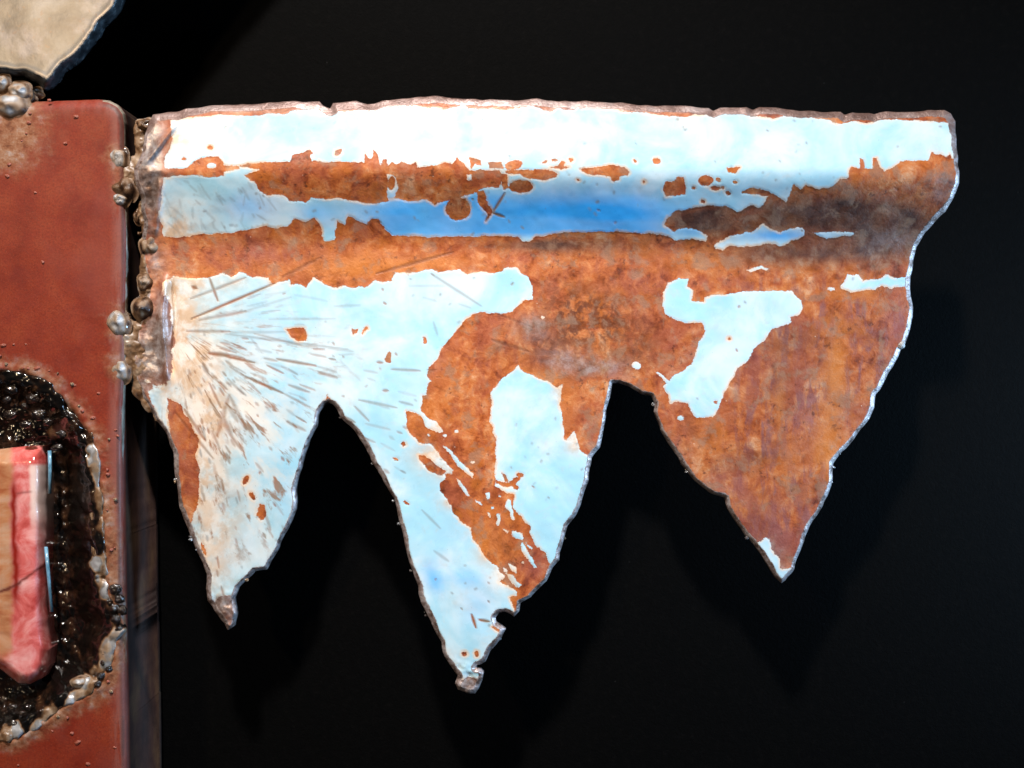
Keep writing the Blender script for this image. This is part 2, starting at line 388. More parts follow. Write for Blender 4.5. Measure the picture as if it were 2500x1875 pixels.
# ---- fin outline (outer silhouette of the cut sheet)
FIN = [(373,279),(430,271),(517,257),(571,256),(653,252),(707,248),(780,248),(789,259),(806,265),(813,252),(870,247),(897,252),(907,251),
 (958,242),(1026,238),(1067,236),(1121,241),(1203,243),(1257,247),(1311,243),(1365,247),(1431,248),(1513,252),(1589,257),(1670,258),(1730,264),
 (1741,271),(1757,264),(1822,261),(1838,269),(1854,262),(1931,268),(2051,275),(2062,283),(2081,275),(2121,275),(2135,279),(2162,273),(2257,271),
 (2306,269),(2322,277),(2333,295),(2332,320),(2337,366),(2342,414),(2341,447),(2327,480),(2308,517),(2279,542),(2257,569),(2238,604),(2230,637),
 (2223,676),(2221,722),(2229,752),(2229,774),(2219,811),(2210,840),(2184,887),(2157,934),(2138,963),(2134,993),(2122,1023),(2104,1047),(2085,1073),
 (2057,1101),(2035,1133),(2032,1165),(2022,1203),(2000,1247),(1975,1285),(1959,1329),(1946,1364),(1940,1389),(1918,1418),(1908,1424),(1892,1411),
 (1864,1364),(1842,1329),(1804,1285),(1777,1243),(1769,1218),(1734,1203),(1696,1174),(1665,1133),(1636,1085),(1614,1051),(1604,1026),(1596,1005),
 (1598,985),(1590,966),(1566,963),(1539,944),(1514,935),(1495,936),(1490,966),(1479,1001),(1474,1039),(1470,1062),(1463,1091),(1443,1118),(1438,1172),
 (1426,1202),(1410,1254),(1385,1284),(1377,1313),(1367,1345),(1365,1368),(1350,1386),(1334,1418),(1312,1438),(1296,1458),(1271,1472),(1267,1492),
 (1255,1507),(1246,1499),(1233,1494),(1219,1496),(1209,1508),(1211,1520),(1222,1527),(1236,1535),(1226,1553),(1210,1573),(1196,1589),(1185,1614),
 (1176,1621),(1165,1624),(1161,1631),(1174,1633),(1182,1641),(1178,1660),(1170,1680),(1160,1694),(1140,1694),(1118,1684),(1111,1668),(1117,1650),
 (1106,1632),(1086,1603),(1074,1567),(1052,1517),(1029,1472),(1016,1424),(1003,1384),(990,1330),(973,1262),(962,1216),(935,1175),(908,1124),(885,1080),
 (866,1050),(846,1031),(833,1018),(824,1001),(814,987),(803,983),(793,988),(781,1005),(773,1041),(757,1073),(743,1114),(730,1152),(723,1190),(723,1244),
 (711,1271),(692,1304),(679,1335),(667,1363),(651,1391),(621,1393),(602,1415),(582,1434),(573,1460),(577,1498),(572,1528),(556,1537),(549,1521),(525,1496),
 (509,1467),(502,1437),(504,1403),(495,1379),(479,1342),(464,1304),(437,1239),(426,1152),(423,1100),(410,1062),(383,1023),(361,988),(342,958),(329,928),
 (320,900),(324,860),(332,800),(352,760),(358,700),(348,650),(345,600),(352,540),(344,480),(328,440),(330,410),(345,370),(352,330),(362,300)]

PAINT = []      # (+1 paint / -1 rust, outline, raggedness)
def add(sign, pts, amp=1.6): PAINT.append((sign, pts, amp))
def ell(x, y, rx, ry, ang=0.0, n=14):
    c, s = math.cos(ang), math.sin(ang)
    return [(x + rx * math.cos(t) * c - ry * math.sin(t) * s, y + rx * math.cos(t) * s + ry * math.sin(t) * c) for t in (2 * math.pi * i / n for i in range(n))]
# roll: top band and blue underside
add(1, [(417,294),(484,284),(531,280),(577,283),(644,281),(658,276),(693,279),(718,271),(775,265),(796,279),(815,273),(899,265),(931,261),(1013,256),(1048,264),
 (1094,264),(1132,258),(1146,265),(1175,266),(1230,268),(1298,260),(1322,269),(1344,272),(1365,262),(1376,270),(1409,266),(1414,257),(1420,267),(1431,264),
 (1458,261),(1507,265),(1529,273),(1583,276),(1635,284),(1673,285),(1703,279),(1751,281),(1808,277),(1833,285),(1890,288),(1930,280),(1949,287),(2013,290),
 (2051,302),(2089,295),(2116,299),(2148,292),(2257,295),(2316,300),(2350,300),(2350,384),(2327,387),(2319,376),(2311,385),(2297,378),(2284,376),(2273,370),
 (2266,390),(2243,390),(2197,394),(2184,406),(2159,420),(2148,409),(2140,385),(2133,387),(2129,412),(2110,412),(2110,390),(2099,385),(2099,409),(2080,408),
 (2075,414),(2071,432),(2051,436),(2037,450),(2024,460),(1991,460),(1967,450),(1956,463),(1934,447),(1929,474),(1920,493),(1904,482),(1885,471),(1855,460),
 (1838,459),(1811,467),(1811,474),(1852,475),(1876,479),(1863,501),(1854,506),(1833,500),(1808,517),(1797,517),(1773,504),(1735,502),(1694,508),(1651,516),
 (1632,531),(1621,550),(1646,566),(1675,555),(1697,558),(1727,577),(1722,588),(1675,584),(1651,589),(1635,576),(1616,572),(1545,569),(1502,565),(1445,565),
 (1377,566),(1311,578),(1295,591),(1276,588),(1268,577),(1121,577),(1045,580),(983,573),(958,576),(934,550),(923,534),(904,534),(896,547),(851,527),(842,549),
 (823,539),(817,585),(791,591),(783,553),(767,530),(745,542),(718,532),(699,553),(674,559),(650,550),(598,561),(544,570),(474,573),(430,580),(400,574),
 (388,515),(388,458),(400,440),(395,401),(420,345)])
add(1, [(1741,601),(1765,612),(1781,601),(1838,601),(1892,593),(1903,604),(1964,574),(1964,558),(1942,554),(1904,569),(1865,547),(1833,566),(1773,580)])
add(1, [(1983,569),(2040,564),(2086,568),(2083,574),(2018,583)], 1)
# rust on the roll
add(-1, [(585,405),(639,395),(707,394),(715,379),(731,376),(756,365),(764,374),(756,379),(761,393),(799,395),(837,394),(891,398),(891,368),(899,384),(907,387),
 (911,363),(921,379),(929,401),(934,387),(945,387),(948,402),(956,393),(964,403),(980,395),(1002,402),(1015,395),(1018,409),(1067,403),(1086,395),(1105,401),
 (1116,382),(1124,390),(1135,403),(1146,417),(1222,414),(1227,425),(1219,458),(1178,458),(1151,474),(1135,477),(1086,492),(1062,498),(1040,485),(1013,492),
 (964,485),(918,497),(877,493),(842,488),(815,482),(796,488),(758,481),(745,494),(707,490),(688,474),(653,477),(631,463),(623,444),(612,441),(598,428),(634,414)], 1.4)
add(-1, [(455,412),(490,384),(533,384),(547,403),(545,428),(501,433),(463,425)])
add(-1, [(360,410),(455,411),(560,404),(585,404),(585,412),(547,418),(455,428),(395,434),(360,440)], 1.2)
add(1, [(943,425),(948,450),(946,487),(961,487),(966,470),(973,460),(966,432),(955,425)], .6)
add(-1, ell(956, 448, 9, 18, .15), .6)
add(1, [(1141,428),(1151,426),(1152,440),(1141,441)], .5); add(1, ell(517, 404, 11, 7), 1)
add(-1, ell(1118, 509, 30, 29), 1.4)
add(-1, [(1164,466),(1181,463),(1192,498),(1203,515),(1200,523),(1186,542),(1192,523),(1167,496)], .6)
add(-1, ell(1272, 455, 30, 16), .8); add(-1, ell(1318, 426, 45, 13), .8); add(-1, [(1230,418),(1290,414),(1290,424),(1240,425)], .8)
add(-1, ell(1254, 403, 22, 12, -.2), .8); add(-1, [(1189,394),(1227,394),(1228,412),(1195,411)], 1)
add(-1, [(1146,385),(1175,391),(1176,406),(1160,398),(1150,411)], .8); add(-1, [(1223,424),(1238,424),(1240,460),(1230,464),(1225,450)], .6)
add(-1, [(1341,409),(1362,403),(1372,392),(1380,395),(1376,405),(1393,407),(1370,414)], .7); add(-1, [(1316,399),(1341,386),(1334,398)], .5)
add(-1, ell(1354, 391, 8, 4), .4); add(-1, ell(1394, 390, 7, 5), .4)
add(-1, [(1418,414),(1458,406),(1496,403),(1524,409),(1537,420),(1534,426),(1515,430),(1513,441),(1496,444),(1491,430),(1431,424)], 1)
add(-1, [(1618,460),(1625,441),(1637,444),(1651,439),(1654,430),(1669,433),(1675,460),(1673,474),(1648,479),(1627,479)], 1)
add(-1, ell(1724, 441, 20, 14), .8); add(-1, ell(1746, 459, 13, 6), .8)
for x, y, r in ((1693,459,5),(1765,458,5),(1777,471,7),(1795,444,7),(1754,439,7),(1716,492,6),(1572,444,4),(1551,393,5),(1603,394,10),(1411,440,4),(514,360,8),(450,388,6)):
    add(-1, ell(x, y, r, r * .75, random.random()), .6)
add(-1, [(1774,409),(1808,408),(1800,417),(1796,425),(1776,420)], .7)
add(-1, [(820,367),(835,362),(832,376),(817,380)], .6)
# left panel, left tooth and left half of the middle tooth
add(1, [(396,690),(424,676),(486,679),(508,679),(543,664),(565,675),(584,664),(600,669),(611,677),(630,675),(654,679),(665,694),(706,681),(708,695),(727,694),
 (746,700),(765,676),(792,692),(814,703),(843,696),(860,702),(890,699),(917,684),(930,690),(957,687),(965,665),(1017,665),(1052,656),(1071,664),(1123,658),
 (1142,666),(1229,664),(1231,657),(1261,653),(1272,666),(1291,676),(1299,700),(1300,730),(1275,736),(1258,749),(1250,760),(1220,767),(1201,764),(1169,761),
 (1155,768),(1131,787),(1098,825),(1079,847),(1071,869),(1047,898),(1041,917),(1052,930),(1041,942),(1039,950),(1041,963),(1032,966),(1029,1002),(1046,1021),
 (1065,1029),(1082,1053),(1074,1058),(1044,1045),(1027,1018),(1008,1004),(992,1002),(992,1045),(1008,1069),(1025,1080),(1052,1083),(1084,1124),(1106,1148),
 (1103,1159),(1087,1159),(1087,1170),(1074,1181),(1074,1197),(1101,1235),(1103,1251),(1150,1289),(1151,1311),(1174,1341),(1198,1373),(1217,1384),(1219,1392),
 (1232,1408),(1216,1420),(1242,1431),(1264,1445),(1262,1456),(1248,1460),(1260,1500),(1200,1530),(1250,1560),(1190,1720),(1090,1720),(980,1400),(860,1070),
 (800,960),(740,1150),(700,1400),(560,1560),(470,1440),(440,1300),(458,1296),(400,1050),(370,990),(352,930),(390,860)])
add(-1, [(409,972),(440,985),(452,1011),(467,1035),(486,1079),(477,1114),(486,1146),(487,1184),(483,1233),(472,1260),(458,1300),(438,1244),(424,1163),(421,1108),(414,1041)])
add(-1, [(1020,1110),(1035,1112),(1060,1130),(1090,1150),(1080,1162),(1050,1150),(1025,1125)], 1.2)
add(-1, [(697,803),(720,799),(745,800),(749,818),(748,832),(725,833),(711,822)], .9)
add(-1, [(857,800),(865,805),(877,799),(873,812),(862,817)], .7); add(-1, [(880,816),(888,800),(895,795),(900,803),(892,810),(884,818)], .7)
add(-1, [(950,857),(956,862),(954,885),(940,884),(938,876)], .7); add(-1, [(1031,822),(1040,822),(1042,838),(1034,839)], .6)
add(-1, [(633,1230),(645,1232),(651,1250),(645,1268),(636,1270),(626,1255)], .8); add(-1, ell(616, 1211, 6, 11, -.5), .6)
add(-1, ell(600, 1172, 6, 13, .5), .6); add(-1, ell(985, 1084, 7, 5, .5), .5); add(-1, ell(967, 1121, 8, 4, .2), .5); add(-1, ell(992, 1228, 8, 4, .5), .5)
add(-1, ell(1134, 1596, 7, 6), .6); add(-1, ell(1164, 1596, 5, 8), .6); add(-1, ell(713, 1275, 9, 14, .5), 1)
add(-1, ell(497, 1340, 5, 18, -.35), .8)
# inner patch of the middle tooth
add(1, [(1266,893),(1277,906),(1342,934),(1359,947),(1374,936),(1367,988),(1375,1034),(1376,1069),(1383,1077),(1402,1053),(1413,1088),(1415,1099),(1437,1113),
 (1480,1108),(1470,1200),(1420,1300),(1380,1380),(1350,1385),(1339,1373),(1334,1351),(1312,1335),(1296,1305),(1293,1300),(1296,1286),(1280,1270),(1253,1240),
 (1255,1221),(1255,1205),(1236,1205),(1209,1186),(1209,1140),(1212,1077),(1196,1026),(1198,983),(1196,966),(1207,944),(1229,923),(1261,896)])
add(-1, [(1206,1168),(1222,1174),(1240,1178),(1262,1164),(1272,1168),(1258,1180),(1268,1192),(1260,1196),(1250,1186),(1238,1190),(1210,1180)], .8)
add(-1, [(1225,1154),(1234,1160),(1243,1178),(1232,1174)], .6); add(-1, ell(1270, 1160, 9, 6), .6)
# paint slivers left in the diagonal rust scar
for q in ([(1079,1087),(1090,1090),(1112,1115),(1155,1155),(1154,1168),(1120,1140),(1100,1110)], [(1114,1168),(1122,1172),(1140,1195),(1147,1212),(1138,1210),(1125,1190)],
 [(1185,1205),(1195,1203),(1197,1215),(1190,1220)], [(1160,1221),(1178,1232),(1176,1235),(1160,1225)], [(1190,1251),(1196,1253),(1200,1266),(1194,1262)],
 [(1212,1254),(1220,1254),(1222,1275),(1216,1285),(1209,1280),(1214,1268)], [(1226,1287),(1242,1297),(1240,1302),(1226,1293)],
 [(1252,1294),(1275,1302),(1277,1318),(1260,1314),(1248,1304)], [(1273,1323),(1280,1330),(1300,1365),(1311,1386),(1303,1385),(1285,1360),(1274,1345)],
 [(1283,1324),(1300,1339),(1298,1342),(1284,1330)], [(1240,1217),(1248,1222),(1252,1250),(1257,1270),(1250,1270),(1244,1248),(1232,1238)],
 [(1240,1374),(1262,1386),(1261,1400),(1246,1392)], [(1236,1400),(1252,1404),(1262,1420),(1274,1428),(1266,1434),(1248,1420)], [(1228,1385),(1238,1390),(1240,1398),(1230,1394)]):
    add(1, q, .7)
for x, y, r in ((1114,1053,5),(1155,1128,4),(1047,1062,4),(1085,1063,4),(1276,1373,4),(1202,1240,4),(1325,774,4),(1220,1211,3)): add(1, ell(x, y, r, r * .8), .4)
# right tooth patch
add(1, [(1684,679),(1658,680),(1631,692),(1619,714),(1616,741),(1625,768),(1653,782),(1680,788),(1715,787),(1722,809),(1707,836),(1697,866),(1691,887),(1666,906),
 (1644,915),(1636,928),(1619,944),(1631,963),(1635,985),(1650,980),(1680,985),(1688,1007),(1699,1020),(1742,1019),(1756,991),(1769,958),(1785,931),(1799,901),
 (1821,885),(1842,850),(1870,825),(1886,803),(1934,787),(1929,774),(1953,768),(1959,755),(1956,730),(1940,722),(1934,711),(1886,710),(1810,711),(1791,717),
 (1766,719),(1720,725),(1720,738),(1688,733),(1693,708),(1678,700),(1682,681)], 1.0)
add(1, [(2051,700),(2070,670),(2094,670),(2108,684),(2151,679),(2165,668),(2184,679),(2215,679),(2215,700),(2184,700),(2176,706),(2151,695),(2135,706),(2111,708),(2078,714)])
add(1, [(2020,702),(2038,703),(2038,709),(2022,709)], .6); add(1, [(1823,660),(1858,649),(1877,657),(1872,660),(1858,656),(1830,665)], .6)
add(1, [(1600,906),(1612,912),(1640,935),(1632,944),(1620,928)], .8); add(1, ell(1553, 892, 11, 10), 1.5); add(1, ell(1662, 1020, 8, 7), 1)
add(1, [(1843,1332),(1868,1310),(1880,1316),(1884,1340),(1904,1366),(1906,1386),(1938,1386),(1920,1418),(1908,1426),(1888,1410),(1862,1366)], 1.2)
add(-1, ell(1780, 827, 4, 4), .4); add(-1, ell(1747, 982, 5, 4), .4)

def build_fin():
    st = 3.0
    g = Grid(306, 2358, 222, 1710, st); X, Y = g.X, g.Y
    out = ragged(FIN, 1.5, 3, 8)
    sd = g.sdf(out, 80)
    paint = np.full(X.shape, -14.0)
    for i, (sg, pts, amp) in enumerate(PAINT):
        q = ragged(pts, amp, 100 + i, 4.5)
        s_ = g.sdf(q, 14.0)
        paint = np.maximum(paint, s_) if sg > 0 else np.minimum(paint, -s_)
    z = lambda: np.zeros_like(X)
    rs, gs, blue, scorch, dark, bare, orange = z(), z(), z(), z(), z(), z(), z()
    # scratches and spatter streaks
    for a in ((467,779,670,692,5,.95),(486,782,600,760,6,.55),(456,809,560,810,6,.6),(510,863,560,868,8,.9),(535,866,622,886,5,.9),(676,877,770,893,5,.8),
              (600,920,690,960,5,.85),(690,960,757,995,4,.5),(511,679,532,735,5,.8),(465,730,600,678,5,.6),(470,700,480,705,8,.9),(919,668,1106,616,6,.85),
              (690,676,780,630,6,.7),(876,977,968,996,5,.5),(865,992,900,1028,4,.5),(620,815,740,845,3,.4),(1052,668,1060,674,3,.4),(560,895,605,925,4,.5),
              (700,1030,745,1052,6,.5),(1169,1513,1195,1518,5,1),(1151,1500,1162,1533,5,1),(1205,515,1232,472,5,1),(1203,520,1231,530,5,1),(1193,525,1186,540,4,1),
              (1200,830,1290,858,6,.7),(1210,765,1300,800,4,.5),(430,1010,520,1120,5,.6),(560,1060,590,1100,5,.6),(450,1000,500,1075,6,.7),(560,965,530,1065,9,.55),(562,970,600,1050,8,.5),(545,1020,566,1066,10,.6),(552,985,580,1030,8,.5),(783,603,787,603,7,1.0)):
        g.seg(rs, *a)
    for a in ((597,760,711,725,4,.35),(657,779,820,778,4,.35),(550,815,850,853,4,.55),(700,810,560,812,4,.4),(770,893,822,908,4,.5),(1052,668,1175,747,5,.55),
              (998,698,1085,698,4,.3),(1033,726,1065,735,4,.3),(1120,742,1150,752,4,.4),(1058,785,1068,817,4,.45),(815,748,880,745,4,.35),(800,850,862,858,4,.4),
              (612,825,640,862,4,.4),(650,885,700,898,4,.3),(1030,1245,1075,1290,4,.5),(1060,1345,1095,1370,5,.45),(700,1000,720,1015,4,.4),(830,880,880,930,4,.2),
              (648,720,700,712,4,.25),(720,720,800,735,4,.25)):
        g.seg(gs, *a)
    ox, oy = 430, 800
    for k in range(190):       # spray of sparks away from the weld
        a = math.radians(rng.uniform(8, 84)); r = 90 + 560 * rng.random() ** 1.25
        x, y = ox + r * math.cos(a), oy + r * math.sin(a) * 1.05
        l = rng.uniform(5, 70) * rng.random() + 6; da = a + rng.normal() * .10
        wd = rng.uniform(2.2, 5.6); v = rng.uniform(.15, .75)
        g.seg(rs if rng.random() < .85 else gs, x, y, x + l * math.cos(da), y + l * math.sin(da), wd, v)
    for k in range(26):
        a = math.radians(rng.uniform(-26, 10)); r = 80 + 330 * rng.random() ** 1.3
        x, y = 440 + r * math.cos(a), 790 + r * math.sin(a); l = rng.uniform(10, 60)
        g.seg(gs if rng.random() < .6 else rs, x, y, x + l * math.cos(a), y + l * math.sin(a), rng.uniform(2, 3.6), rng.uniform(.12, .4))
    for k in range(60):        # wipe marks on the underside of the roll, left end
        x, y = rng.uniform(395, 660), rng.uniform(440, 565); a = math.radians(rng.normal(62, 18)); l = rng.uniform(8, 40)
        g.seg(gs, x, y, x + l * math.cos(a), y + l * math.sin(a), rng.uniform(2, 5), rng.uniform(.1, .42))
    for k in range(360):       # loose specks
        x, y = rng.uniform(420, 2300), rng.uniform(290, 1650); r = rng.uniform(1.5, 3.6)
        g.seg(rs if rng.random() < .4 else gs, x, y, x + rng.uniform(-4, 4), y + rng.uniform(-4, 4), r, rng.uniform(.3, .8), False)
    for k in range(34):
        x, y = rng.uniform(480, 1640), rng.uniform(440, 560); r = rng.uniform(2.2, 4.5)
        g.seg(gs, x, y, x + rng.uniform(-6, 6), y + rng.uniform(-6, 6), r, rng.uniform(.4, .85), False)
    # deep blue: shade under the roll put into the colour, plus real pigment spots
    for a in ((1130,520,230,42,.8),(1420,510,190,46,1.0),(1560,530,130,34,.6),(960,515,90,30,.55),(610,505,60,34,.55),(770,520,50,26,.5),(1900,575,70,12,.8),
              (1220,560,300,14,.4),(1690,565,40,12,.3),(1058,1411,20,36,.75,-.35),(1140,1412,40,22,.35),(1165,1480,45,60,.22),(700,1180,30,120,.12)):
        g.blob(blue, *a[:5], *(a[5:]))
    blue = np.maximum(blue * .9, .86 * smooth(455, 505, Y + 14 * fbm(X, Y, 120, 43)) * smooth(590, 566, Y) * smooth(760, 1000, X) * smooth(1720, 1540, X))  # band of deeper blue paints the shade on the roll's underside
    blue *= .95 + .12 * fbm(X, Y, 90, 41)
    # heat tint round the weld and grime
    for a in ((395,770,110,150,1.1),(470,900,110,90,.6),(430,330,55,50,.8),(400,560,70,45,.8),(470,520,80,60,.3),(490,1130,60,180,.75),(545,1020,80,70,.5),(540,1270,80,120,.5),(510,1390,60,70,.5),
              (930,280,60,25,.45),(1670,300,70,22,.4),(1045,1115,42,34,.9),(1085,1150,30,24,.6),(1100,1225,26,20,.7),(1060,1040,30,26,.8),(1232,1405,36,36,1.0),(1180,1355,24,24,.6),(1100,1640,40,50,.35),(960,690,60,14,.3),(560,690,120,20,.35),(1370,960,20,30,1.0),(1402,1080,20,26,.9),
              (1140,700,200,60,-.1)):
        g.blob(scorch, *a)
    scorch = np.clip(scorch, 0, 1.2)
    for a in ((1720,540,110,34,1.0),(1850,530,120,40,1.0),(2050,520,150,50,1.05),(2180,545,110,50,1.0),(1900,620,170,34,.8),(2120,620,120,34,.75),(1480,600,160,24,.8),(1250,600,90,14,.5),
              (1320,598,80,16,.6),(1120,508,34,34,.5),(1272,455,40,20,.35),(1330,840,60,40,.3),(1560,820,60,50,.3),(1230,860,40,30,.2),(1780,1130,60,30,.3),(1900,900,30,90,.3),(1960,830,60,40,.35),(1850,1300,60,60,.3),(1640,1120,30,60,.3),(1900,930,170,200,.22),(2150,820,50,90,.2),(1520,880,60,24,.3),(640,590,150,16,.35)):
        g.blob(dark, *a)
    dark = np.clip(dark, 0, 1.05) * (.85 + .4 * fbm(X, Y, 90, 5))
    for a in ((880,650,170,34,.8),(1090,640,90,20,.4),(1040,1010,50,60,.5),(1190,1330,80,90,.45),(2040,930,26,140,1.0),(2012,1090,40,70,.8),(1905,980,12,90,.6),(1930,1120,30,50,.5),(1700,1070,70,60,.35),(1830,1220,60,40,.5),(1720,640,120,24,.5),
              (1310,920,60,26,.6),(1380,980,40,80,.45),(1440,730,60,50,.35),(1090,900,40,60,.3),(2110,700,60,30,.5),(400,1100,60,140,-.2)):
        g.blob(orange, *a)
    orange = np.clip(orange, 0, 1)
    redr = z(); burnt = z()
    for a in ((1420,790,80,80,1.0),(1500,770,60,60,.7),(1370,730,60,70,.5),(1560,850,60,50,.6),(1330,850,50,30,.5),(1700,1060,40,40,.5),(1850,1110,50,30,.5),(1010,950,30,50,.3)):
        g.blob(burnt, *a)
    for a in ((1870,1290,110,90,1.0),(1650,1110,46,90,.7),(2190,790,36,100,.8),(1690,870,60,60,.6),(1840,880,60,70,.7),(1900,780,60,30,.6),(1960,1000,34,120,.6),(1780,1180,70,40,.6),(620,620,190,30,.6),(1080,880,40,60,.4),
              (1440,1060,30,70,.7),(1560,700,60,60,.35),(1750,690,60,16,.6),(2080,1010,50,70,.5),(430,1100,50,150,.6),(1320,1390,60,50,.6),(1640,960,30,40,.6)):
        g.blob(redr, *a)
    # bare heat-scaled metal at the weld end, and grey ends
    for a in ((352,430,40,60,1.0),(380,640,26,40,.5),(395,830,34,120,1.0),(345,880,36,90,.9),(362,310,40,30,.9),(375,370,26,50,.8),(372,480,22,80,.8),(540,1480,60,50,1.0),(1140,1668,60,36,1.0),
              (2310,460,40,40,.4),(1890,1390,30,50,.6),(1300,800,50,30,.5),(2180,590,60,30,.35),(1380,880,60,26,.5),(1460,900,70,22,.5),(1120,270,1300,9,.5)):
        g.blob(bare, *a)
    bare = np.clip(bare, 0, 1)
    # where the weld burnt the paint off
    burn = z()
    for a in ((352,430,44,70,1.0),(380,640,20,34,.5),(395,830,36,130,1.0),(345,880,36,100,.9),(362,310,40,34,.9),(372,370,26,60,.9),(368,490,24,90,.9),(545,1500,42,46,1.2),(1140,1684,60,32,1.2)):
        g.blob(burn, *a)
    paint = np.minimum(paint, (.5 - burn * (1 + .45 * fbm(X, Y, 46, 8) + .25 * fbm(X, Y, 15, 9))) * 34)
    paint = np.clip(paint, -14, 14)
    # rim width
    rw = 10 + 5.0 * fbm(X, Y, 75, 12) + 1.5 * fbm(X, Y, 14, 14) + 7 * ((Y < 330) & (X > 350)) * smooth(340, 300, Y)
    yt = np.interp(X[0], [340, 500, 800, 1060, 1500, 2000, 2340], [290, 258, 250, 238, 250, 270, 272])
    yc = np.interp(X[0], [340, 700, 1200, 1700, 2100, 2340], [424, 412, 416, 424, 428, 425])
    yf = np.interp(X[0], [340, 900, 1300, 1700, 2100, 2260, 2360], [590, 592, 590, 602, 612, 618, 640])
    A = np.interp(X[0], [340, 450, 800, 1300, 2340], [46, 54, 74, 82, 98])
    def depth(Xd, Yd, s_):
        t1 = np.clip((Yd - yt) / (yc - yt), 0, 1); t2 = np.clip((Yd - yc) / (yf - yc), 0, 1)
        d = np.where(Yd < yc, A * (.74 + .26 * t1), A * (1 - t2))
        ker = np.hanning(33); ker /= ker.sum()
        pad = np.pad(d, ((16, 16), (0, 0)), 'edge')
        d = sum(ker[i] * pad[i:i + d.shape[0]] for i in range(33))
        d = d + 5 * fbm(Xd, Yd, 260, 21) + 1.2 * fbm(Xd, Yd, 60, 25)
        d += -14 * smooth(1000, 1450, Yd) * (Xd < 760) + 10 * smooth(1050, 1650, Yd) * ((Xd > 850) & (Xd < 1500)) - 8 * smooth(1050, 1400, Yd) * (Xd > 1580)
        # dent and folds at the weld end
        f = np.exp(-((Xd - 400 - 6 * np.sin(Yd / 45)) / 11) ** 2) * smooth(660, 700, Yd) * smooth(960, 900, Yd)
        f2 = np.exp(-((Xd - 424 - 5 * np.sin(Yd / 38)) / 7) ** 2) * smooth(670, 720, Yd) * smooth(930, 880, Yd)
        f3 = np.exp(-((Xd + .75 * Yd - 655) / 9) ** 2) * smooth(290, 320, Yd) * smooth(420, 370, Yd)
        f4 = np.exp(-((Xd - 385 + .1 * (Yd - 500)) / 8) ** 2) * smooth(430, 460, Yd) * smooth(590, 560, Yd)
        d += 16 * f - 10 * f2 + 10 * f3 + 8 * f4
        d += 2.5 * np.exp(-((Yd - 419 - .02 * (Xd - 340)) / 14) ** 2) * smooth(600, 420, Xd)          # pinched crease
        d += 5 * fbm(Xd, Yd, 26, 31) * smooth(430, 340, Xd)
        # melted tips
        d += 6 * fbm(Xd, Yd, 22, 35) * ((Xd < 640) * smooth(1410, 1490, Yd) + smooth(1590, 1650, Yd) * (Xd < 1250))
        # paint stands proud of the rust
        d += 1.0 * smooth(-2, 3, paint)
        # cut edge falls away
        e = np.clip(1 - s_ / np.maximum(rw, 3), 0, 1)
        d -= 10 * e ** 1.4 - 3.0 * e * fbm(Xd, Yd, 22, 61)
        return d
    ang = np.arctan2(Y - 775, X - 395); rad = np.hypot(X - 395, Y - 775) / 100
    fan = smooth(-.45, .35, ang) * smooth(1.75, 1.45, ang) * smooth(.5, 1.3, rad) * (smooth(7.5, 2.0, rad) * .55 + .6 * smooth(.45, .9, ang) * smooth(7.5, 5, rad)) * (X < 960)
    attrs_polar = dict(angle=ang, radius=rad, fan=np.clip(fan * smooth(1000, 800, X + .3 * (Y - 800)), 0, 1))
    st_ = smooth(1700, 1850, X) * smooth(640, 760, Y)
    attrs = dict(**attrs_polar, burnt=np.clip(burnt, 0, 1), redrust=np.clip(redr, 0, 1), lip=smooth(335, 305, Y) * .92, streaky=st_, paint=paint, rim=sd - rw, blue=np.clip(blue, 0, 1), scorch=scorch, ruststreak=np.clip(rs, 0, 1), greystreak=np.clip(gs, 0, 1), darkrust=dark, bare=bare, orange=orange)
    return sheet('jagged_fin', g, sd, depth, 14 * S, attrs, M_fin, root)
fin = build_fin()
fin['label'] = 'pale blue paint flaking to orange rust on a three-toothed sheet with a rolled upper edge'

# ---- red square tube with a burnt-out opening
HOLE = [(-140,912),(0,918),(60,918),(86,926),(118,950),(152,988),(188,1022),(212,1062),(224,1100),(232,1160),(240,1240),(244,1320),(250,1400),(262,1460),(282,1500),(288,1540),(272,1580),
        (262,1620),(240,1655),(205,1690),(160,1712),(110,1745),(70,1775),(30,1795),(-40,1802),(-140,1800)]
TUBE = [(-170,249),(100,248),(240,243),(268,246),(290,257),(303,276),(307,300),(309,400),(313,600),(309,900),(303,1000),(301,1100),(303,1300),(306,1500),(310,1700),(313,1900),(315,2060),(-170,2060)]
TUBE_D = 15.0
def on_hole(t, inset):
    p = np.array(HOLE[1:-1], float); dl = np.hypot(*np.diff(p, axis=0).T); c = np.r_[0, np.cumsum(dl)]
    s_ = t * c[-1]; i = min(np.searchsorted(c, s_, 'right') - 1, len(dl) - 1); f = (s_ - c[i]) / dl[i]
    a, b = p[i], p[i + 1]; e = (b - a) / (dl[i] + 1e-6); n = np.array([-e[1], e[0]])
    return a + (b - a) * f + n * inset

def grow(poly, r):
    p = np.array(poly, float); t = np.roll(p, -1, 0) - np.roll(p, 1, 0); L = np.hypot(t[:, 0], t[:, 1]) + 1e-6
    return p + np.stack([t[:, 1] / L, -t[:, 0] / L], 1) * r

